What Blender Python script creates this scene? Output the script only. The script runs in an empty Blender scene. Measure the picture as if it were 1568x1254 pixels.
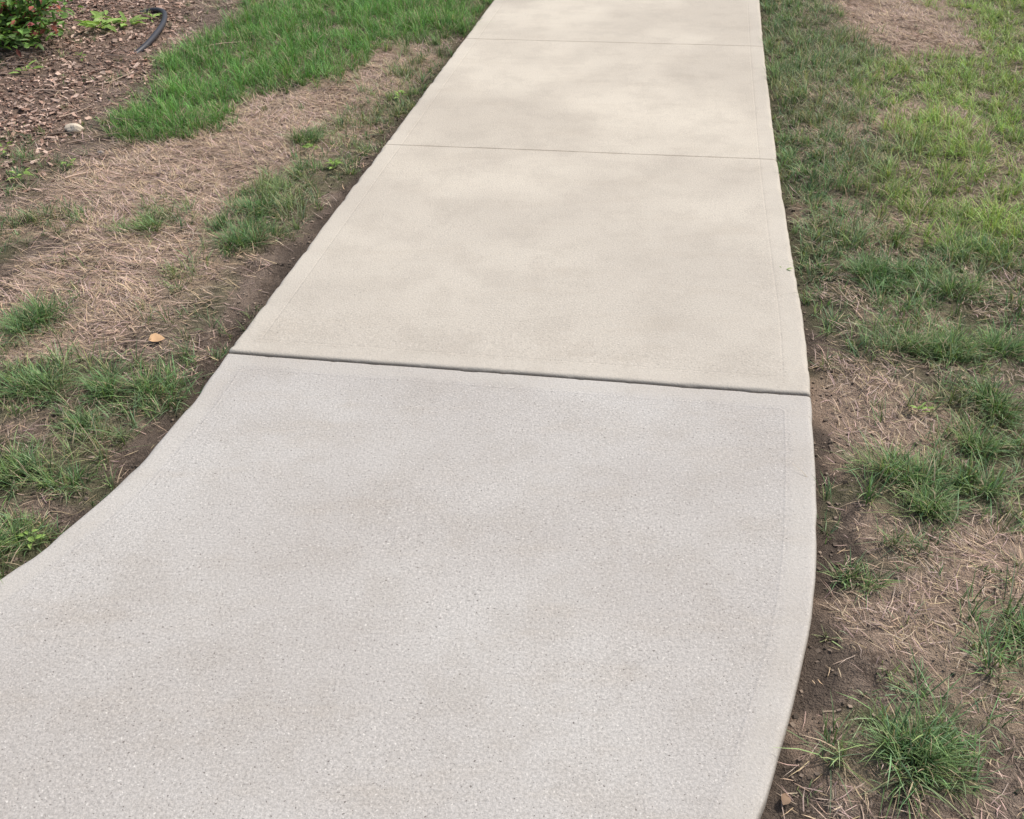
import bpy, math
import numpy as np
rng = np.random.default_rng(7)
scene = bpy.context.scene

# ------------------------------------------------------------------ helpers
def vnoise(x, y, scale, seed):
    x = np.asarray(x)*scale + seed*17.31; y = np.asarray(y)*scale + seed*9.77
    xi = np.floor(x).astype(np.int64); yi = np.floor(y).astype(np.int64)
    fx = x-xi; fy = y-yi
    fx = fx*fx*(3-2*fx); fy = fy*fy*(3-2*fy)
    def hsh(a, b):
        n = (a*374761393 + b*668265263 + seed*1442695) & 0xffffffff
        n = ((n ^ (n >> 13))*1274126177) & 0xffffffff
        n = n ^ (n >> 16)
        return (n & 0xffffff)/float(0xffffff)
    return (hsh(xi, yi)*(1-fx)+hsh(xi+1, yi)*fx)*(1-fy)+(hsh(xi, yi+1)*(1-fx)+hsh(xi+1, yi+1)*fx)*fy
def fbm(x, y, scale, seed, octv=4):
    s = 0; a = .5; t = 0
    for i in range(octv):
        s = s + a*vnoise(x, y, scale*2**i, seed+i*3); t += a; a *= .5
    return s/t
def sstep(a, b, v):
    t = np.clip((v-a)/(b-a), 0, 1); return t*t*(3-2*t)
def catmull(P, n=4):
    P = np.array(P, float); Q = np.vstack([2*P[0]-P[1], P, 2*P[-1]-P[-2]]); out = []
    for i in range(1, len(Q)-2):
        p0, p1, p2, p3 = Q[i-1], Q[i], Q[i+1], Q[i+2]
        for k in range(n):
            t = k/n
            out.append(.5*((2*p1)+(-p0+p2)*t+(2*p0-5*p1+4*p2-p3)*t*t+(-p0+3*p1-3*p2+p3)*t**3))
    out.append(P[-1]); return np.array(out)
def resample(P, n):
    d = np.r_[0, np.cumsum(np.hypot(*np.diff(P, axis=0).T))]
    t = np.linspace(0, d[-1], n)
    return np.c_[np.interp(t, d, P[:, 0]), np.interp(t, d, P[:, 1])]
def polydist(x, y, P):
    best = np.full(np.shape(x), 1e9)
    for (ax, ay), (bx, by) in zip(P[:-1], P[1:]):
        dx, dy = bx-ax, by-ay; L = dx*dx+dy*dy
        if L < 1e-12: continue
        t = np.clip(((x-ax)*dx+(y-ay)*dy)/L, 0, 1)
        best = np.minimum(best, (x-ax-t*dx)**2+(y-ay-t*dy)**2)
    return np.sqrt(best)
def inpoly(x, y, P):
    c = np.zeros(np.shape(x), bool); n = len(P)
    for i in range(n):
        ax, ay = P[i]; bx, by = P[(i+1) % n]
        if ay == by: continue
        c ^= ((ay > y) != (by > y)) & (x < (bx-ax)*(y-ay)/(by-ay)+ax)
    return c
def make_mesh(name, verts, faces_list, mat=None, attrs=None, smooth=False):
    me = bpy.data.meshes.new(name)
    verts = np.asarray(verts, np.float32)
    me.vertices.add(len(verts)); me.vertices.foreach_set("co", verts.ravel())
    loops = np.concatenate([f.ravel() for f in faces_list]).astype(np.int32)
    tot = np.concatenate([np.full(len(f), f.shape[1]) for f in faces_list]).astype(np.int32)
    start = np.r_[0, np.cumsum(tot)[:-1]].astype(np.int32)
    me.loops.add(len(loops)); me.loops.foreach_set("vertex_index", loops)
    me.polygons.add(len(tot)); me.polygons.foreach_set("loop_start", start); me.polygons.foreach_set("loop_total", tot)
    me.polygons.foreach_set("use_smooth", np.full(len(tot), smooth))
    for k, a in (attrs or {}).items():
        a = np.asarray(a, np.float32)
        if a.ndim == 2:
            if a.shape[1] == 3: a = np.c_[a, np.ones(len(a), np.float32)]
            at = me.attributes.new(k, 'FLOAT_COLOR', 'POINT'); at.data.foreach_set("color", a.ravel().astype(np.float32))
        else:
            at = me.attributes.new(k, 'FLOAT', 'POINT'); at.data.foreach_set("value", a)
    me.update(calc_edges=True)
    ob = bpy.data.objects.new(name, me); scene.collection.objects.link(ob)
    if mat: me.materials.append(mat)
    return ob
class NT:
    def __init__(s, name):
        s.m = bpy.data.materials.new(name); s.m.use_nodes = True; s.t = s.m.node_tree; s.n = s.t.nodes
        s.b = s.n["Principled BSDF"]; s.out = s.n["Material Output"]
        s.tc = s.n.new("ShaderNodeTexCoord").outputs["Object"]
    def put(s, sock, v):
        if hasattr(v, "is_output"): s.t.links.new(v, sock)
        elif isinstance(v, tuple) and len(v) == 3: sock.default_value = (*v, 1)
        else: sock.default_value = v
    def noise(s, scale, detail=3, rough=.5, vec=None):
        n = s.n.new("ShaderNodeTexNoise"); n.inputs["Scale"].default_value = scale
        n.inputs["Detail"].default_value = detail; n.inputs["Roughness"].default_value = rough
        s.t.links.new(vec or s.tc, n.inputs["Vector"]); return n.outputs["Fac"]
    def math(s, op, a, b=0., c=0.):
        n = s.n.new("ShaderNodeMath"); n.operation = op
        s.put(n.inputs[0], a); s.put(n.inputs[1], b); s.put(n.inputs[2], c); return n.outputs[0]
    def rng(s, v, a, b, c=0., d=1.):
        n = s.n.new("ShaderNodeMapRange"); n.interpolation_type = 'SMOOTHSTEP'
        s.put(n.inputs["Value"], v)
        for k, x in zip(("From Min", "From Max", "To Min", "To Max"), (a, b, c, d)): s.put(n.inputs[k], x)
        return n.outputs["Result"]
    def mix(s, f, a, b, mode='MIX'):
        n = s.n.new("ShaderNodeMix"); n.data_type = 'RGBA'; n.blend_type = mode
        s.put(n.inputs[0], f); s.put(n.inputs[6], a); s.put(n.inputs[7], b); return n.outputs[2]
    def attr(s, name, out="Color"):
        n = s.n.new("ShaderNodeAttribute"); n.attribute_name = name; return n.outputs[out]
    def bump(s, h, strength, dist, prev=None):
        n = s.n.new("ShaderNodeBump"); n.inputs["Strength"].default_value = strength; n.inputs["Distance"].default_value = dist
        s.put(n.inputs["Height"], h)
        if prev: s.put(n.inputs["Normal"], prev)
        return n.outputs["Normal"]

# ------------------------------------------------------------------ walkway outline (metres on the ground)
Lfar = [(2.25, 20), (.53, 10), (.05, 7.2), (-.11, 6.3), (-.27, 5.38), (-.518, 3.95), (-.626, 3.33), (-.714, 2.82), (-.785, 2.41)]
Lnear = [(-.785, 2.41), (-.826, 2.16), (-.866, 1.99), (-.902, 1.86), (-.94, 1.76), (-.98, 1.675), (-1.02, 1.595), (-1.065, 1.52), (-1.2, 1.36), (-1.5, 1.14), (-2.0, .93), (-3.0, .75), (-4.2, .68)]
Rfar = [(3.85, 20), (2.1, 10), (1.61, 7.2), (1.45, 6.3), (1.285, 5.36), (1.18, 4.73), (1.035, 3.85), (.96, 3.36), (.90, 2.96), (.845, 2.58), (.775, 2.2)]
Rnear = [(.775, 2.2), (.727, 1.96), (.683, 1.76), (.638, 1.58), (.582, 1.4), (.51, 1.22), (.46, 1.11), (.395, .98), (.2, .70), (-.1, .43), (-.6, .15), (-1.5, -.1), (-3.0, -.25), (-4.2, -.3)]
Lall = catmull(Lfar[:-1]+Lnear); Rall = catmull(Rfar[:-1]+Rnear)
OUT = np.vstack([Lall, Rall[::-1]])
def sd_path(x, y):
    d = np.minimum(polydist(x, y, Lall), polydist(x, y, Rall))
    return np.where(inpoly(x, y, OUT), -d, d)
def split(P, y0, y1):
    ys = P[:, 1]; m = (ys < y0) & (ys > y1)
    return np.vstack([[np.interp(y0, ys[::-1], P[::-1, 0]), y0], P[m], [np.interp(y1, ys[::-1], P[::-1, 0]), y1]])

joints = [(2.41, 2.20), (3.985, 3.82), (5.50, 5.355), (7.05, 6.93), (8.6, 8.5), (10.2, 10.1), (11.8, 11.7), (13.4, 13.3), (15., 14.9), (16.6, 16.5), (18.2, 18.1), (20., 20.)]
VV = []; FF = []; ED = []; TN = []; JD = []; base = 0
offs = np.array([0, .0012, .0025, .004, .006, .009, .013, .02, .035, .05, .06, .07, .08])
def slab(Lp, Rp, nrow, tone, jr0, jr1):
    global base
    Lr = resample(Lp, 200); Rr = resample(Rp, 200)
    seg = np.hypot(*(Lr[-1]-Lr[0])); seg = max(seg, 1.)
    ov = offs/seg
    tv = np.unique(np.r_[ov, np.linspace(.08/seg, 1-.08/seg, nrow), 1-ov])
    W = 1.55; ou = offs/W
    tu = np.unique(np.r_[ou, np.linspace(.08/W, 1-.08/W, 110), 1-ou])
    it = np.linspace(0, 1, 200)
    A = np.c_[np.interp(tv, it, Lr[:, 0]), np.interp(tv, it, Lr[:, 1])]
    B = np.c_[np.interp(tv, it, Rr[:, 0]), np.interp(tv, it, Rr[:, 1])]
    P = A[:, None]*(1-tu[None, :, None])+B[:, None]*tu[None, :, None]
    x, y = P[..., 0], P[..., 1]
    ds = np.minimum(polydist(x, y, Lr), polydist(x, y, Rr))
    d0 = polydist(x, y, np.array([A[0], B[0]])); d1 = polydist(x, y, np.array([A[-1], B[-1]]))
    def rd(d, r):
        if r <= 0: return np.zeros_like(d)
        q = np.clip(r-d, 0, r); return -(r-np.sqrt(np.maximum(r*r-q*q, 0)))
    rs = .009+.005*vnoise(x, y, 9, 3)
    q = np.clip(rs-ds, 0, rs); z = -(rs-np.sqrt(np.maximum(rs*rs-q*q, 0)))
    z = z+rd(d0, jr0)+rd(d1, jr1)
    z = z+(fbm(x, y, 3, 5, 3)-.5)*.003
    z = z-.005*sstep(.62, .75, vnoise(x, y, 40, 9))*sstep(.016, .004, ds)
    dj = np.minimum(d0 if jr0 > .006 else d0*0+9, d1 if jr1 > .006 else d1*0+9)
    z = z-.003*sstep(.68, .8, vnoise(x, y, 45, 19))*sstep(.009, .001, dj)
    if tone > .5: z = z+.003*sstep(.35, .0, dj)     # far slab sits a hair proud at the open joint
    wob = (fbm(x, y, 14, 21, 3)-.5)*.005*sstep(.03, 0, ds)
    xs = x+wob; ys = y+(fbm(x, y, 20, 23, 3)-.5)*.002*sstep(.02, 0, dj)
    nv, nu = x.shape
    idx = np.arange(nv*nu).reshape(nv, nu)
    q4 = np.stack([idx[:-1, :-1], idx[:-1, 1:], idx[1:, 1:], idx[1:, :-1]], -1).reshape(-1, 4)
    V = np.stack([xs, ys, z], -1).reshape(-1, 3)
    e = np.minimum(ds, np.minimum(d0 if jr0 > .006 else 9, d1 if jr1 > .006 else 9)).ravel()
    jd = np.minimum(d0 if 0 < jr0 < .006 else d0*0+9, d1 if 0 < jr1 < .006 else d1*0+9).ravel()
    ring = np.r_[idx[0, :], idx[1:, -1], idx[-1, -2::-1], idx[-2:0:-1, 0]]
    S = V[ring].copy(); S[:, 2] = -.11
    r2 = np.arange(len(ring))+nv*nu
    sk = np.stack([ring, r2, np.roll(r2, -1), np.roll(ring, -1)], -1)
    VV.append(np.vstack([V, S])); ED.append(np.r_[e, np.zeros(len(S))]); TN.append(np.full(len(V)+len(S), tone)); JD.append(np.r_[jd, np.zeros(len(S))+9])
    FF.append(np.vstack([q4, sk])+base); base += len(V)+len(S)
gap = .0028
Lf = catmull(Lfar); Rf = catmull(Rfar)
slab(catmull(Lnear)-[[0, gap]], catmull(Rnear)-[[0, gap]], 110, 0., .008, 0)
for i in range(len(joints)-1):
    a, b = joints[i], joints[i+1]
    g0 = gap if i == 0 else .0001
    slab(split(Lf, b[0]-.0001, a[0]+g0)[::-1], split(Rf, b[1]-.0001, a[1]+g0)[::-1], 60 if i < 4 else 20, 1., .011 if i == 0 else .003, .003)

# concrete material
c = NT("concrete")
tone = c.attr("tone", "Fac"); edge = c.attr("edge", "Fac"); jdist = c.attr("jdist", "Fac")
big = c.noise(1.3, 2, .55); med = c.noise(5.5, 5, .72); fine = c.noise(320, 2, .7); fine2 = c.noise(170, 2, .7)
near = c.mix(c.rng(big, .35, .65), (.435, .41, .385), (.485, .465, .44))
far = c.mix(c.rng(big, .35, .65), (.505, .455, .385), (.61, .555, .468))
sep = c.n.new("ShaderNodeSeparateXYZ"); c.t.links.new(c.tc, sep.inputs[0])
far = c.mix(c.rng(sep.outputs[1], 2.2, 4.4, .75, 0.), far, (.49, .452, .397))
col = c.mix(tone, near, far)  # slab colours differ; brighter sunlight on the far ones is painted in too
col = c.mix(c.rng(med, .42, .66, 0., .22), col, (.33, .29, .245))
# streaky wear: stretched noise across the slabs
mp = c.n.new("ShaderNodeMapping"); mp.inputs["Scale"].default_value = (1.4, 6., 1.); mp.inputs["Rotation"].default_value = (0, 0, .13); c.t.links.new(c.tc, mp.inputs[0])
col = c.mix(c.math('MULTIPLY', c.rng(c.noise(1.6, 4, .7, mp.outputs[0]), .5, .72), .16), col, (.40, .34, .27))
band = c.rng(c.math('ADD', edge, c.math('MULTIPLY', c.math('SUBTRACT', med, .5), .05)), .045, .072, 1., 0.)
grainamt = c.math('MULTIPLY', c.math('SUBTRACT', 1.15, c.math('MULTIPLY', tone, .40)), c.math('SUBTRACT', 1., c.math('MULTIPLY', band, .3)))
g = c.math('ADD', c.math('MULTIPLY', fine, .45), c.math('MULTIPLY', fine2, .55))
g = c.math('MULTIPLY', c.math('SUBTRACT', g, .5), grainamt)
gm = c.math('ADD', 1., c.math('MULTIPLY', g, 1.5))
cmb = c.n.new("ShaderNodeCombineXYZ")
for i in range(3): c.put(cmb.inputs[i], gm)
col = c.mix(1., col, cmb.outputs[0], 'MULTIPLY')
spk = c.noise(180, 1, .5)
col = c.mix(c.math('MULTIPLY', c.math('MULTIPLY', c.rng(spk, .69, .74), grainamt), .7), col, (.12, .105, .095))
col = c.mix(c.math('MULTIPLY', c.math('MULTIPLY', c.rng(spk, .31, .27), grainamt), .6), col, (.74, .71, .66))
col = c.mix(c.math('MULTIPLY', band, .22), col, (.58, .54, .475))
col = c.mix(c.math('MULTIPLY', c.rng(edge, .0, .006, .6, 0.), c.rng(fine2, .3, .6, .4, 1.)), col, (.17, .135, .10))
col = c.mix(c.math('MULTIPLY', c.rng(jdist, .0, .010, .42, 0.), c.rng(med, .3, .6, .4, 1.)), col, (.28, .22, .155))
c.put(c.b.inputs["Base Color"], col); c.b.inputs["Roughness"].default_value = .88
c.b.inputs["Specular IOR Level"].default_value = .25
nrm = c.bump(fine2, .45, .003)
ln = c.rng(c.math('ABSOLUTE', c.math('SUBTRACT', edge, .07)), .0, .005, 0., 1.)
nrm = c.bump(ln, .35, .0018, nrm)
c.put(c.b.inputs["Normal"], nrm)
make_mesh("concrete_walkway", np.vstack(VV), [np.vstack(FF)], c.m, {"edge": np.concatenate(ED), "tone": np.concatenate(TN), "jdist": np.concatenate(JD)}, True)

# ------------------------------------------------------------------ planting map (ground metres)
LUSH = [(-.75, 9, -.80, 6.1, .66, 1.), (-.98, 5.85, -1.22, 5.1, .44, 1.), (-1.38, 4.75, -1.45, 4.25, .22, 1.), (-.9, 5.3, -1.0, 5.0, .22, .9)]
BRIGHT = [(2.75, 9, 2.75, 5.6, .38, .9), (2.35, 4.9, 2.0, 4.1, .42, 1.), (1.95, 3.8, 1.66, 3.3, .34, 1.), (2.9, 5, 2.6, 3.6, .5, 1.), (1.95, 4.9, 1.8, 4.65, .22, .8)]
MID = [(-.38, 5.6, -.58, 4.4, .12, .7), (-.60, 4.4, -.78, 3.75, .13, .77), (-.80, 3.7, -.92, 3.1, .14, .85), (-.97, 2.9, -.98, 2.62, .10, .7), (-.82, 4.03, -.74, 4.03, .10, .9),
       (-1.03, 4.5, -1.1, 4.5, .09, .4), (-1.33, 3.22, -1.20, 3.28, .10, .8), (-1.72, 3.15, -1.62, 3.3, .14, .7), (-1.9, 3.75, -1.8, 3.5, .16, .45), (-1.42, 2.5, -1.36, 2.62, .09, .85),
       (-1.4, 2.86, -1.34, 2.86, .09, .4), (-1.32, 2.22, -1.25, 2.26, .11, .95), (-1.05, 2.24, -.94, 2.2, .10, .9), (-1.08, 2.08, -1.0, 2.1, .07, .85), (-1.25, 1.88, -1.12, 1.92, .11, .95),
       (-1.04, 1.86, -1.0, 1.83, .06, .8), (-1.2, 1.66, -1.08, 1.66, .09, .95), (-1.85, 4.85, -1.75, 4.8, .12, .4), (-2.0, 4.1, -1.9, 4.1, .12, .3), (-.95, 2.4, -.93, 2.5, .04, .5),
       (1.55, 6.9, 1.50, 5.4, .28, 1.), (1.50, 5.3, 1.36, 4.5, .28, 1.), (1.32, 4.4, 1.20, 3.6, .24, 1.), (1.75, 4.0, 1.45, 3.8, .30, 1.), (1.65, 5.6, 1.8, 4.95, .18, .7), (1.2, 3.5, 1.08, 3.1, .16, .85),
       (1.18, 3.0, 1.12, 2.88, .18, .9), (1.38, 3.1, 1.55, 3.0, .26, .9), (1.24, 2.72, 1.42, 2.8, .18, .95), (.95, 2.82, 1.0, 2.6, .11, .77), (1.12, 2.46, 1.27, 2.42, .11, .95), (1.0, 2.5, 1.05, 2.4, .09, .7),
       (1.19, 2.16, 1.24, 2.1, .08, .85), (1.03, 2.16, 1.05, 2.16, .035, .7), (.90, 1.86, 1.05, 1.86, .09, .95), (1.08, 1.96, 1.16, 2.0, .09, .8), (.93, 1.73, .95, 1.75, .06, .8), (.71, 1.545, .74, 1.54, .04, 1.),
       (.67, 1.12, .72, 1.10, .08, 1.), (.96, 1.37, 1.02, 1.34, .07, .85), (.85, 1.36, .86, 1.34, .05, .5), (.80, 1.6, .84, 1.62, .05, .7), (.75, 1.84, .75, 1.83, .03, .7), (1.4, 1.9, 1.5, 1.6, .12, .77),
       (1.15, 1.78, 1.3, 2.0, .10, .6), (.84, 2.4, .86, 2.32, .04, .5), (.82, 1.22, .9, 1.18, .06, .4), (.70, 1.72, .73, 1.80, .025, .7), (1.35, 2.4, 1.5, 2.5, .13, .8), (.43, .93, .44, .90, .02, .77), (1.9, 3.1, 2.6, 3.0, .3, .77), (1.8, 2.5, 2.3, 2.2, .2, .6), (-2.2, 3.2, -2.5, 2.8, .2, .6), (-1.8, 2.4, -2.2, 2.0, .25, .7), (-1.6, 1.9, -1.8, 1.7, .1, .7)]
STRAW = [(-.60, 5.25, -.80, 4.6, .20, 1.), (-.98, 4.25, -1.1, 4.0, .34, 1.), (-1.2, 3.8, -1.35, 3.5, .36, 1.), (-1.12, 3.1, -1.25, 2.9, .26, 1.), (-1.2, 2.7, -1.35, 2.6, .20, .9), (-1.55, 3.5, -1.65, 3.3, .18, .8),
         (2.25, 6.4, 2.12, 5.5, .30, 1.), (1.8, 4.35, 1.72, 4.25, .17, 1.), (1.5, 4.3, 1.44, 4.22, .09, .9), (1.1, 3.35, 1.3, 3.2, .11, .8), (.88, 2.2, 1.0, 2.05, .11, .8), (.92, 2.35, .9, 2.4, .06, .6), (1.0, 1.62, 1.12, 1.52, .10, .85), (1.3, 1.6, 1.15, 1.5, .1, .8),
         (.74, 1.46, .84, 1.42, .10, .75), (.55, 1.14, .58, 1.07, .05, .55), (.8, 1.7, .85, 1.62, .07, .6), (.9, 1.25, .95, 1.2, .10, .65), (.8, 1.95, .84, 1.98, .05, .5), (1.9, 3.6, 1.4, 3.4, .3, .35), (1.2, 2.6, 1.1, 2.62, .06, .7)]
def cover(x, y, L, soft=.5, amp=.10, seed=4):
    nz = (fbm(x, y, 8, seed, 4)-.5)*2*amp
    out = np.zeros(np.shape(x))
    for x1, y1, x2, y2, r, dn in L:
        dx, dy = x2-x1, y2-y1; t = np.clip(((x-x1)*dx+(y-y1)*dy)/max(dx*dx+dy*dy, 1e-9), 0, 1)
        d = np.hypot(x-x1-t*dx, y-y1-t*dy)+nz*min(1, r/.10)
        out = np.maximum(out, dn*sstep(r*1.35, r*(1.35-soft), d))
    return out
def mulchmask(x, y):
    lim = -1.66+(fbm(x, y, 3, 31, 3)-.5)*.5
    return sstep(0, .25, lim-x)*sstep(3.3, 3.9, y+(fbm(x, y, 3, 32, 2)-.5)*.4)
def gz(x, y, sd):
    s = np.maximum(sd, 0)
    z = -.034+.022*sstep(.03, .2, s)+.020*(fbm(x, y, 5, 41, 4)-.5)+.020*(fbm(x, y, 28, 45, 3)-.5)
    z = z+.02*sstep(.5, 2, s)*fbm(x, y, 1.2, 48, 2)
    return np.minimum(z, -.012+.05*np.clip(s-.03, 0, 1))

# ------------------------------------------------------------------ ground sheet
def axis(a, b, st, far=400):
    m = np.arange(a, b, st); g = []
    d = st; p = 0
    while p < far:
        d *= 1.25; p += d; g.append(p)
    g = np.array(g); return np.r_[a-g[::-1], m, m[-1]+g]
gx = axis(-3.2, 3.2, .014); gy = axis(.75, 6.9, .014)
X, Y = np.meshgrid(gx, gy); xs = X.ravel(); ys = Y.ravel()
nearm = (np.abs(xs) < 6) & (ys > -2) & (ys < 21)
sd = np.full(len(xs), 5.); sd[nearm] = sd_path(xs[nearm], ys[nearm])
zs = gz(xs, ys, sd)
idx = np.arange(len(xs)).reshape(X.shape)
q4 = np.stack([idx[:-1, :-1], idx[:-1, 1:], idx[1:, 1:], idx[1:, :-1]], -1).reshape(-1, 4)
grn = np.maximum(np.maximum(cover(xs, ys, LUSH), cover(xs, ys, BRIGHT)), cover(xs, ys, MID))
away = np.maximum(sstep(2.8, 4.2, np.abs(xs)), np.maximum(sstep(6.6, 8, ys), sstep(.5, -.5, ys)))
mask = np.c_[np.maximum(grn, away), cover(xs, ys, STRAW), mulchmask(xs, ys)]
gm_ = NT("soil_ground")
sepc = gm_.n.new("ShaderNodeSeparateColor"); gm_.t.links.new(gm_.attr("mask"), sepc.inputs[0])
rim = gm_.attr("rim", "Fac")
n1 = gm_.noise(7, 5, .7); n2 = gm_.noise(60, 4, .7); n3 = gm_.noise(240, 3, .6)
soil = gm_.mix(gm_.rng(n1, .35, .65), (.085, .062, .048), (.26, .20, .16))
soil = gm_.mix(gm_.rng(n2, .4, .7), soil, (.31, .24, .19))
soil = gm_.mix(gm_.rng(n3, .55, .7, 0., .6), soil, (.40, .32, .255))
dark = gm_.mix(n2, (.055, .043, .035), (.16, .126, .102))
soil = gm_.mix(gm_.math('MULTIPLY', rim, .85), soil, dark)
soil = gm_.mix(gm_.math('MULTIPLY', sepc.outputs[0], .6), soil, gm_.mix(n2, (.06, .085, .035), (.19, .20, .10)))
soil = gm_.mix(gm_.math('MULTIPLY', sepc.outputs[1], .7), soil, gm_.mix(n2, (.34, .245, .18), (.66, .49, .37)))
soil = gm_.mix(gm_.math('MULTIPLY', sepc.outputs[2], .7), soil, gm_.mix(n2, (.14, .092, .07), (.38, .27, .215)))
gm_.put(gm_.b.inputs["Base Color"], soil); gm_.b.inputs["Roughness"].default_value = .95; gm_.b.inputs["Specular IOR Level"].default_value = .1
gm_.put(gm_.b.inputs["Normal"], gm_.bump(gm_.math('ADD', n2, gm_.math('MULTIPLY', n3, .5)), 1., .015))
rimv = sstep(.11, .02, sd-(fbm(xs, ys, 9, 51, 3)-.5)*.14)
make_mesh("ground", np.c_[xs, ys, zs], [q4], gm_.m, {"mask": mask, "rim": rimv}, True)

# ------------------------------------------------------------------ grass / straw meshes
def leafmat(name, trans=.35, rough=.6):
    m = NT(name); col = m.attr("col")
    m.put(m.b.inputs["Base Color"], col); m.b.inputs["Roughness"].default_value = rough; m.b.inputs["Specular IOR Level"].default_value = .3
    if trans > 0:
        tr = m.n.new("ShaderNodeBsdfTranslucent"); m.put(tr.inputs[0], m.mix(1., col, (1.1, 1.2, .7), 'MULTIPLY'))
        mx = m.n.new("ShaderNodeMixShader"); mx.inputs[0].default_value = trans
        m.t.links.new(m.b.outputs[0], mx.inputs[1]); m.t.links.new(tr.outputs[0], mx.inputs[2]); m.t.links.new(mx.outputs[0], m.out.inputs[0])
    return m.m
def blades(name, px, py, pz, h, w, az, lean, bend, col, mat, seg=3, side=None):
    n = len(px); ca, sa = np.cos(az), np.sin(az)
    tw = az+np.pi/2+rng.uniform(-.5, .5, n); wx, wy = np.cos(tw), np.sin(tw)
    V = []; C = []
    for k in range(seg+1):
        s = k/seg
        hor = h*(np.sin(lean)*s+bend*s*s*.7); ver = h*(np.cos(lean)*s-bend*s*s*.45)
        if side is not None:
            sx = -sa*side*h*s*s; sy = ca*side*h*s*s
        else: sx = sy = 0
        cx = px+ca*hor+sx; cy = py+sa*hor+sy; cz = pz+ver
        ww = w*(1-.15*s if s < .5 else 1.0-.9*(s-.4))*.5
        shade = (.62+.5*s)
        if k < seg:
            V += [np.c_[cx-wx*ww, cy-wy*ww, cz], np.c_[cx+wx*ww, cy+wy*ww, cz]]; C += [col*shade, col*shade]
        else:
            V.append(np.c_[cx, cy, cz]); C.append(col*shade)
    m = 2*seg+1
    V = np.stack(V, 1).reshape(-1, 3); C = np.stack(C, 1).reshape(-1, 3)
    b = np.arange(n)*m; q = [np.stack([b+2*k, b+2*k+1, b+2*k+3, b+2*k+2], -1) for k in range(seg-1)]
    tri = np.stack([b+2*seg-2, b+2*seg-1, b+2*seg], -1)
    return make_mesh(name, V, [np.vstack(q), tri], mat, {"col": C}, False)

green = leafmat("grass_blades", .25); dry = leafmat("dry_straw", 0, .7)
x0, x1, y0, y1 = -3.4, 3.6, .8, 7.2; area = (x1-x0)*(y1-y0)
def inview(x, y): return np.abs(x) < .42*y+.95
def thin(x, y): return sstep(.50, .66, fbm(x, y, 4.5, 111, 4))      # worn spots in the lawn
# green tufts
N = int(area*1200)
tx = rng.uniform(x0, x1, N); ty = rng.uniform(y0, y1, N); k = inview(tx, ty); tx, ty = tx[k], ty[k]
sdt = sd_path(tx, ty); k = sdt > .012; tx, ty, sdt = tx[k], ty[k], sdt[k]
dl = cover(tx, ty, LUSH); db = cover(tx, ty, BRIGHT); dm = cover(tx, ty, MID); dst = cover(tx, ty, STRAW)
mu = mulchmask(tx, ty)
rightlawn = sstep(.2, .6, tx)*sstep(2.4, 2.9, ty); rightnear = sstep(.5, .8, tx)*(1-rightlawn)
sparse = (.13+.45*rightlawn+.18*rightnear)*(1-mu)*(1-.75*dst)+.035*mu
gapn = sstep(.33, .56, fbm(tx, ty, 9, 71, 3)); tn = thin(tx, ty)
dens = np.maximum.reduce([dl*1.0*(.6+.4*gapn), db*.95*(.5+.5*gapn)*(1-.5*tn), dm*.88*(.35+.65*gapn)*(1-.6*tn), sparse*sstep(.42, .55, fbm(tx, ty, 6, 77, 2))])
dens = dens*(1-.7*dst*(dl < .3)*(dm < .7))
keep = (rng.random(len(tx)) < dens) & (rng.random(len(tx)) < sstep(.0, .05, sdt)+.2)
tx, ty, dl, db, dm, sdt = [a[keep] for a in (tx, ty, dl, db, dm, sdt)]
nb = rng.integers(8, 18, len(tx)); ti = np.repeat(np.arange(len(tx)), nb); n = len(ti)
taz = rng.uniform(0, 2*np.pi, len(tx)); az = rng.uniform(0, 2*np.pi, n)
rr = np.abs(rng.normal(0, .013, n)); px = tx[ti]+np.cos(az)*rr; py = ty[ti]+np.sin(az)*rr
az = np.where(rng.random(n) < .5, taz[ti]+rng.normal(0, .5, n), az)
th = (.038+.047*dl+.016*db+.030*dm)*rng.uniform(.5, 1.45, len(tx))*(.45+1.1*fbm(tx, ty, 6, 81, 3))
h = th[ti]*rng.uniform(.5, 1.2, n)
w = rng.uniform(.0014, .0031, n); lean = np.abs(rng.normal(.28, .32, n)); bend = rng.uniform(.05, 1., n)
cA = np.array([.195, .315, .135]); cL = np.array([.18, .38, .10]); cB = np.array([.39, .55, .17]); cO = np.array([.34, .39, .20])
o = rng.random(len(tx))[:, None]*sstep(.33, .62, fbm(tx, ty, 4, 85, 2))[:, None]
ct = cA*(1-o)+cO*o
ct = ct*(1-dl[:, None])+cL*dl[:, None]; ct = ct*(1-db[:, None]*.9)+cB*db[:, None]*.9
ct = ct*(.65+.7*fbm(tx, ty, 7, 88, 2))[:, None]
col = ct[ti]*rng.uniform(.5, 1.55, n)[:, None]*np.c_[rng.uniform(.85, 1.25, n), np.ones(n), rng.uniform(.8, 1.3, n)]
st = rng.random(n) < .11
col[st] = np.array([.62, .49, .34])*rng.uniform(.6, 1.2, st.sum())[:, None]
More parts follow.
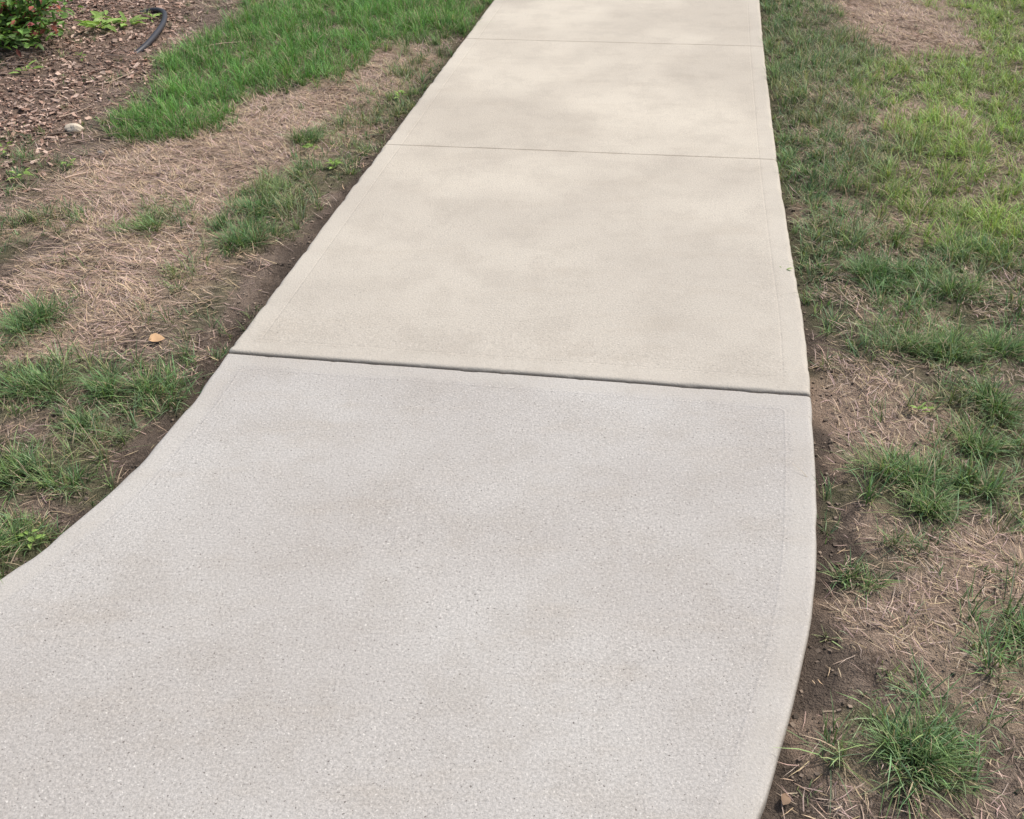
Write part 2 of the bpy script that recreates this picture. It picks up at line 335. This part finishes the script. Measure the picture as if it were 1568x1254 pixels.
# full individual bunches where the turf is made of separate plants
BX = []
for x1_, y1_, x2_, y2_, r_, d_ in MID:
    if d_ < .78 or y1_ > 3.2 and x1_ > 0: continue
    Lc = math.hypot(x2_-x1_, y2_-y1_); m_ = max(2, int(round(Lc/.06))+1)
    for q in rng.uniform(0, 1, m_):
        jit = .018+.35*max(0, r_-.075)
        cx = x1_+(x2_-x1_)*q+rng.normal(0, jit); cy = y1_+(y2_-y1_)*q+rng.normal(0, jit)
        rc = min(r_, .08)*rng.uniform(.45, 1.0); kk = int(200*(rc/.06)**1.4)
        a = rng.uniform(0, 2*np.pi, kk); p1, p2 = rng.uniform(0, 6.28, 2)
        lob = 1+.35*np.sin(2*a+p1)+.25*np.sin(3*a+p2)
        d = rc*(rng.random(kk)**.7)*.8*lob
        la = p1+rng.normal(0, .8, kk); mixd = rng.random(kk) < .35
        BX.append(np.c_[cx+np.cos(a)*d, cy+np.sin(a)*d, rng.uniform(.4, 1.15, kk)*(.034+.62*rc), np.where(mixd, la, a+rng.normal(0, .6, kk)), .12+.6*d/rc+rng.normal(0, .18, kk), np.full(kk, rng.random())])
BX = np.vstack(BX); nb2 = len(BX)
t_ = BX[:, 5:6]; cb = (np.array([.155, .285, .11])*(1-t_)+np.array([.24, .36, .14])*t_)*rng.uniform(.4, 1.55, nb2)[:, None]*np.c_[rng.uniform(.85, 1.25, nb2), np.ones(nb2), rng.uniform(.8, 1.3, nb2)]
s2 = rng.random(nb2) < .08; cb[s2] = np.array([.58, .46, .31])*rng.uniform(.6, 1.2, s2.sum())[:, None]
px = np.r_[px, BX[:, 0]]; py = np.r_[py, BX[:, 1]]; h = np.r_[h, BX[:, 2]]; w = np.r_[w, rng.uniform(.0012, .0025, nb2)]; az = np.r_[az, BX[:, 3]]
lean = np.r_[lean, np.clip(BX[:, 4], 0, 1.3)]; bend = np.r_[bend, rng.uniform(.1, 1., nb2)]; col = np.vstack([col, cb])
sdb = sd_path(px, py); k2 = sdb > .004
px, py, h, w, az, lean, bend, col, sdb = [a[k2] for a in (px, py, h, w, az, lean, bend, col, sdb)]
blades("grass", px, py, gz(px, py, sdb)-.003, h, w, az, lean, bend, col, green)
# dry lying straw
N = int(area*15000)
px = rng.uniform(x0, x1, N); py = rng.uniform(y0, y1, N); k = inview(px, py); px, py = px[k], py[k]
sdb = sd_path(px, py); k = sdb > .02; px, py, sdb = px[k], py[k], sdb[k]
ds_ = cover(px, py, STRAW); dm = np.maximum.reduce([cover(px, py, MID), cover(px, py, LUSH), cover(px, py, BRIGHT)]); mu = mulchmask(px, py)
patch = sstep(.43, .62, fbm(px, py, 6, 91, 3)); clot = .3+.7*sstep(.35, .6, fbm(px, py, 22, 95, 2)); tn = thin(px, py)
dens = np.maximum(ds_*1.0, (.08+.42*patch)*(1-.85*mu)); dens = np.maximum(dens*(1-.5*dm), dm*(.16+.55*tn))*clot
k2 = (rng.random(len(px)) < dens) & (rng.random(len(px)) < sstep(-.02, .12, sdb))
px, py, sdb, ds_, dm = [a[k2] for a in (px, py, sdb, ds_, dm)]; n = len(px)
nearf = sstep(3., 1.8, py)
az = rng.normal(0, .9, n)+6*fbm(px, py, 5, 97, 2); h = rng.uniform(.015, .07, n)*(1-.25*nearf); w = rng.uniform(.0012, .0028, n)*(1-.25*nearf)
lean = np.clip(rng.normal(1.38, .18, n), .9, 1.6); bend = rng.uniform(-.05, .12, n)
side = rng.normal(0, .22, n)
base_c = np.array([.82, .62, .48])*(1-dm[:, None]*.2)*(1-.1*nearf)[:, None]
col = base_c*rng.uniform(.3, 1.15, n)[:, None]*np.c_[np.ones(n), rng.uniform(.88, 1.08, n), rng.uniform(.75, 1.15, n)]
ex = px+np.cos(az)*h; ey = py+np.sin(az)*h; k2 = sd_path(ex, ey) > .002
px, py, sdb, az, h, w, lean, bend, side, col = [a[k2] for a in (px, py, sdb, az, h, w, lean, bend, side, col)]
blades("dry_straw_thatch", px, py, gz(px, py, sdb)+rng.uniform(.001, .008, len(px)), h, w, az, lean, bend, col, dry, 2, side)

# ------------------------------------------------------------------ mulch chips and soil crumbs
def chips(name, px, py, pz, lx, ly, lz, col, mat):
    n = len(px)
    cube = np.array([[-1, -1, -1], [1, -1, -1], [1, 1, -1], [-1, 1, -1], [-1, -1, 1], [1, -1, 1], [1, 1, 1], [-1, 1, 1]])*.5
    P = cube[None]*np.stack([lx, ly, lz], -1)[:, None]*(1+rng.uniform(-.35, .35, (n, 8, 3)))
    a = rng.uniform(0, 2*np.pi, n); b = rng.normal(0, .25, n); g = rng.normal(0, .3, n)
    ca, sa, cb, sb, cg, sg = np.cos(a), np.sin(a), np.cos(b), np.sin(b), np.cos(g), np.sin(g)
    X_, Y_, Z_ = P[..., 0], P[..., 1], P[..., 2]
    Y2 = Y_*cg[:, None]-Z_*sg[:, None]; Z2 = Y_*sg[:, None]+Z_*cg[:, None]
    X2 = X_*cb[:, None]+Z2*sb[:, None]; Z3 = -X_*sb[:, None]+Z2*cb[:, None]
    X3 = X2*ca[:, None]-Y2*sa[:, None]; Y3 = X2*sa[:, None]+Y2*ca[:, None]
    V = np.stack([X3+px[:, None], Y3+py[:, None], Z3+pz[:, None]], -1).reshape(-1, 3)
    f = np.array([[0, 3, 2, 1], [4, 5, 6, 7], [0, 1, 5, 4], [1, 2, 6, 5], [2, 3, 7, 6], [3, 0, 4, 7]])
    F = (np.arange(n)[:, None, None]*8+f[None]).reshape(-1, 4)
    return make_mesh(name, V, [F], mat, {"col": np.repeat(col, 8, 0)}, False)
chipm = leafmat("wood_chips", 0, .9)
N = 46000; px = rng.uniform(-3.6, -1., N); py = rng.uniform(3.1, 7.2, N)
k2 = (rng.random(N) < mulchmask(px, py)*(.25+.7*vnoise(px, py, 4, 3))) & inview(px, py); px, py = px[k2], py[k2]; n = len(px)
L_ = rng.uniform(.007, .040, n)*rng.uniform(.4, 1, n)
hue = rng.random(n)[:, None]
col = (np.array([.34, .205, .15])*(1-hue)+np.array([.64, .48, .39])*hue)*rng.uniform(.25, 1.3, n)[:, None]
chips("bark_mulch", px, py, gz(px, py, sd_path(px, py))+rng.uniform(.001, .008, n), L_, L_*rng.uniform(.15, .6, n), rng.uniform(.002, .006, n), col, chipm)
N = 50000; px = rng.uniform(-2.4, 2.4, N); py = rng.uniform(.8, 6.5, N); k = inview(px, py); px, py = px[k], py[k]; sdb = sd_path(px, py)
k2 = (sdb > .004) & (rng.random(len(px)) < .3+.7*sstep(.15, 0, sdb)); px, py, sdb = px[k2], py[k2], sdb[k2]; n = len(px)
L_ = rng.uniform(.002, .008, n)*rng.uniform(.6, 1.3, n)
col = np.array([.20, .155, .12])*rng.uniform(.4, 1.9, n)[:, None]*(1-.3*sstep(.12, .02, sdb))[:, None]
chips("soil_crumbs", px, py, gz(px, py, sdb)+.001, L_, L_*rng.uniform(.6, 1, n), L_*rng.uniform(.4, .8, n), col, chipm)

# ------------------------------------------------------------------ dirt packed in the open joint
jm = NT("joint_dirt"); jm.put(jm.b.inputs["Base Color"], jm.mix(jm.noise(80), (.06, .048, .038), (.20, .16, .12))); jm.b.inputs["Roughness"].default_value = .95
t = np.linspace(0, 1, 200); jx = -.785+t*1.56; jy = 2.41-t*.21
zt = -.015+.009*vnoise(jx, jy, 9, 3)
V = np.vstack([np.c_[jx, jy-.007, zt], np.c_[jx, jy+.007, zt]]); i_ = np.arange(199)
make_mesh("joint_dirt", V, [np.stack([i_, i_+1, i_+201, i_+200], -1)], jm.m)

# ------------------------------------------------------------------ leafy things
def leaf_geo(cx, cy, cz, L, W, az, tilt, roll, curl=.2):
    prof = [(0, 0), (.25, .8), (.55, 1.), (.82, .55), (1, 0)]
    V = []
    n = len(cx); ca, sa = np.cos(az), np.sin(az); ct, s_t = np.cos(tilt), np.sin(tilt)
    for s, wd in prof:
        for sgn in (-1, 0, 1):
            lx = s*L; ly = sgn*wd*W*.5; lz = abs(sgn)*wd*W*.18-curl*L*s*s
            ly2 = ly*np.cos(roll)-lz*np.sin(roll); lz2 = ly*np.sin(roll)+lz*np.cos(roll)
            X2 = lx*ct-lz2*s_t; Z2 = lx*s_t+lz2*ct
            V.append(np.c_[cx+X2*ca-ly2*sa, cy+X2*sa+ly2*ca, cz+Z2])
    V = np.stack(V, 1).reshape(-1, 3)
    f = []
    for k in range(4):
        a = k*3
        f += [[a, a+1, a+4, a+3], [a+1, a+2, a+5, a+4]]
    F = (np.arange(n)[:, None, None]*15+np.array(f)[None]).reshape(-1, 4)
    return V, F
def tube(pts, r, sides=10):
    pts = np.array(pts, float); n = len(pts); V = []
    r = np.broadcast_to(r, (n,))
    for i in range(n):
        t = pts[min(i+1, n-1)]-pts[max(i-1, 0)]; t = t/np.linalg.norm(t)
        a = np.cross(t, [0, 0, 1.]); 
        if np.linalg.norm(a) < 1e-3: a = np.array([1., 0, 0])
        a /= np.linalg.norm(a); b = np.cross(a, t)
        for k in range(sides):
            q = 2*np.pi*k/sides; V.append(pts[i]+r[i]*(a*np.cos(q)+b*np.sin(q)))
    F = [[i*sides+k, i*sides+(k+1) % sides, (i+1)*sides+(k+1) % sides, (i+1)*sides+k] for i in range(n-1) for k in range(sides)]
    return np.array(V), np.array(F)
leafm = leafmat("weed_leaves", .3, .5)
def z1(x, y):
    a = np.array([x]); b = np.array([y]); return float(gz(a, b, sd_path(a, b))[0])
# low flowering shrub in the bed
sc_ = np.array([-2.54, 5.42]); Vs = []; Fs = []; Cs = []; bs = 0
for i in range(40):
    a = rng.uniform(0, 2*np.pi); rad = rng.uniform(.08, .42); H = rng.uniform(.12, .32)*(1.1-rad*.9)
    P = [np.array([sc_[0]+rad*.15*math.cos(a), sc_[1]+rad*.15*math.sin(a), -.03])]
    for s in np.linspace(.2, 1, 6): P.append(np.array([sc_[0]+rad*s*math.cos(a)+rng.normal(0, .012), sc_[1]+rad*s*math.sin(a)+rng.normal(0, .012), H*(s**.7)]))
    V, F = tube(P, np.linspace(.005, .002, 7), 5); Vs.append(V); Fs.append(F+bs); bs += len(V); Cs.append(np.tile([.16, .08, .05], (len(V), 1)))
    m = 50; s = rng.uniform(.3, 1.05, m)
    cx = sc_[0]+rad*s*math.cos(a)+rng.normal(0, .045, m); cy = sc_[1]+rad*s*math.sin(a)+rng.normal(0, .045, m); cz = np.abs(H*s**.7+rng.normal(0, .035, m))
    V, F = leaf_geo(cx, cy, cz, rng.uniform(.025, .055, m), rng.uniform(.016, .032, m), rng.uniform(0, 6.28, m), rng.normal(.1, .5, m), rng.normal(0, .4, m))
    red = (rng.random(m) < .12)[:, None]
    clr = np.where(red, np.array([[.38, .12, .09]]), np.array([[.15, .27, .07]]))*rng.uniform(.3, 1.8, m)[:, None]
    Vs.append(V); Fs.append(F+bs); bs += len(V); Cs.append(np.repeat(clr, 15, 0))
    if i % 3 == 0:
        ex_, ey_, ez_ = P[-1]
        for lay, (nn, ll, tl) in enumerate([(8, .022, .15), (6, .017, .7), (4, .012, 1.2)]):
            qa = np.linspace(0, 2*np.pi, nn, endpoint=False)+lay*.4
            V, F = leaf_geo(np.full(nn, ex_), np.full(nn, ey_), np.full(nn, ez_+.03), np.full(nn, ll), np.full(nn, ll*.8), qa, np.full(nn, tl), np.zeros(nn))
            Vs.append(V); Fs.append(F+bs); bs += len(V); Cs.append(np.tile(np.array([.60, .22, .24])*(1-.15*lay), (len(V), 1)))
make_mesh("shrub", np.vstack(Vs), [np.vstack(Fs)], leafm, {"col": np.vstack(Cs)})
def weed(x, y, r, n, colr, name="broadleaf_weed"):
    az = rng.uniform(0, 6.28, n); d = rng.uniform(0, r*.45, n)
    cx = x+np.cos(az)*d; cy = y+np.sin(az)*d; cz = z1(x, y)+rng.uniform(.01, .035, n)
    V, F = leaf_geo(cx, cy, cz, rng.uniform(.4, .8, n)*r, rng.uniform(.2, .35, n)*r, az+rng.normal(0, .4, n), rng.uniform(.1, .8, n), rng.normal(0, .3, n), .35)
    make_mesh(name, V, [F], leafm, {"col": np.repeat(np.array(colr)*rng.uniform(.7, 1.3, n)[:, None], 15, 0)})
yg = (.30, .44, .12)
for (x, y, r, n) in [(-2.18, 5.62, .13, 18), (-2.22, 5.78, .11, 14), (-2.06, 5.72, .11, 14), (-1.98, 5.86, .07, 8), (-.68, 3.76, .05, 12), (-.78, 3.9, .04, 9), (-1.82, 3.62, .05, 10), (-1.95, 3.58, .06, 10), (-.50, 4.6, .05, 8), (-2.3, 4.9, .07, 9), (-2.1, 5.1, .05, 8), (1.03, 2.12, .03, 9), (-1.05, 1.67, .03, 8), (.86, 2.9, .035, 6), (1.75, 3.2, .05, 8), (1.72, 3.85, .05, 7), (-1.7, 3.75, .04, 7), (-2.0, 3.9, .05, 8)]:
    weed(x, y, r, n, yg)
tm = NT("black_plastic"); tm.b.inputs["Base Color"].default_value = (.04, .04, .05, 1); tm.b.inputs["Roughness"].default_value = .5
pts = catmull([(-2.12, 6.02), (-2.02, 6.03), (-1.93, 5.93), (-1.87, 5.72), (-1.85, 5.5), (-1.86, 5.32), (-1.9, 5.2)], 8)
s = np.linspace(0, 1, len(pts)); zt = -.022+.05*np.sin(s*np.pi)**.7
V, F = tube(np.c_[pts, zt], .014, 12)
make_mesh("landscape_edging_tube", V, [F], tm.m, None, True)
def rock(name, x, y, r, colr, fl=.5):
    import bmesh
    bm = bmesh.new(); bmesh.ops.create_icosphere(bm, subdivisions=3, radius=r)
    for v in bm.verts:
        k = 1+.6*(float(vnoise(np.array([v.co.x*1.5/r]), np.array([v.co.y*1.5/r+v.co.z/r]), 1., 5)[0])-.5)
        v.co *= k; v.co.z *= fl; v.co.y *= .6
    me = bpy.data.meshes.new(name); bm.to_mesh(me); bm.free()
    m = NT(name+"_mat"); m.put(m.b.inputs["Base Color"], m.mix(m.noise(60), tuple(q*.6 for q in colr), colr)); m.b.inputs["Roughness"].default_value = .9
    me.materials.append(m.m); ob = bpy.data.objects.new(name, me); ob.location = (x, y, z1(x, y)+r*.35); ob.rotation_euler = (0, 0, rng.uniform(-.3, .3)); scene.collection.objects.link(ob)
rock("stone", -1.80, 4.13, .045, (.85, .72, .56), .4)
rock("stone", -2.1, 4.02, .02, (.45, .38, .30)); rock("stone", -1.62, 3.9, .016, (.5, .42, .36))
Vs = []; Fs = []; bs = 0; Cs = []
for i in range(60):
    if i < 40: x = rng.uniform(-3.0, -1.6); y = rng.uniform(3.6, 6.4)
    else: x = rng.uniform(.95, 2.2); y = rng.uniform(1.2, 4)
    a = rng.normal(.3, .6); L = rng.uniform(.05, .28 if i < 40 else .1)
    P = [(x+L*q*math.cos(a)+rng.normal(0, .003), y+L*q*math.sin(a)+rng.normal(0, .003), z1(x, y)+.012+.004*math.sin(q*5+i)) for q in np.linspace(0, 1, 6)]
    V, F = tube(P, np.linspace(.004, .0015, 6), 5); Vs.append(V); Fs.append(F+bs); bs += len(V); Cs.append(np.tile(np.array([.60, .45, .35])*rng.uniform(.4, 1.2), (len(V), 1)))
make_mesh("fallen_twigs", np.vstack(Vs), [np.vstack(Fs)], chipm, {"col": np.vstack(Cs)})
def dryleaf(x, y, L, W, az, colr):
    V, F = leaf_geo(np.array([x]), np.array([y]), np.array([z1(x, y)+.016]), np.array([L]), np.array([W]), np.array([az]), np.array([.1]), np.array([.3]), .25)
    make_mesh("fallen_leaf", V, [F], dry, {"col": np.tile(colr, (15, 1))*rng.uniform(.7, 1.15, (15, 1))}, True)
dryleaf(-1.02, 2.47, .045, .035, .4, (.60, .38, .21))
for i in range(18):
    x, y = rng.uniform(-2.7, -1.6), rng.uniform(3.8, 6.0)
    dryleaf(x, y, rng.uniform(.02, .045), rng.uniform(.012, .028), rng.uniform(0, 6), np.array([.64, .48, .38])*rng.uniform(.5, 1.2))
dryleaf(.45, 1.02, .028, .018, 1., (.26, .17, .11))

# ------------------------------------------------------------------ light, world, camera
w_ = bpy.data.worlds.new("World"); scene.world = w_; w_.use_nodes = True; nt = w_.node_tree
sky = nt.nodes.new("ShaderNodeTexSky"); sky.sky_type = 'NISHITA'; sky.sun_disc = False
el, rot = math.radians(56), math.radians(60)
sky.sun_elevation = el; sky.sun_rotation = rot; sky.air_density = 1.3; sky.dust_density = 4.; sky.ozone_density = .6
nt.links.new(sky.outputs[0], nt.nodes["Background"].inputs[0]); nt.nodes["Background"].inputs[1].default_value = .123
sl = bpy.data.lights.new("sun", 'SUN'); sl.energy = 3.05; sl.angle = math.radians(6); sl.color = (1, .96, .895)
so = bpy.data.objects.new("sun", sl); scene.collection.objects.link(so)
from mathutils import Vector
dirv = Vector((math.sin(rot)*math.cos(el), math.cos(rot)*math.cos(el), math.sin(el)))
so.rotation_euler = dirv.to_track_quat('Z', 'Y').to_euler()
cam = bpy.data.cameras.new("camera"); co = bpy.data.objects.new("camera", cam); scene.collection.objects.link(co)
cam.sensor_width = 36; cam.lens = 36*1575/1568; cam.clip_end = 2000; cam.clip_start = .02
co.location = (0, 0, 1.5); co.rotation_euler = (math.radians(90-35.1), 0, 0)
scene.camera = co
scene.view_settings.view_transform = 'Standard'; scene.view_settings.look = 'None'; scene.view_settings.exposure = 0
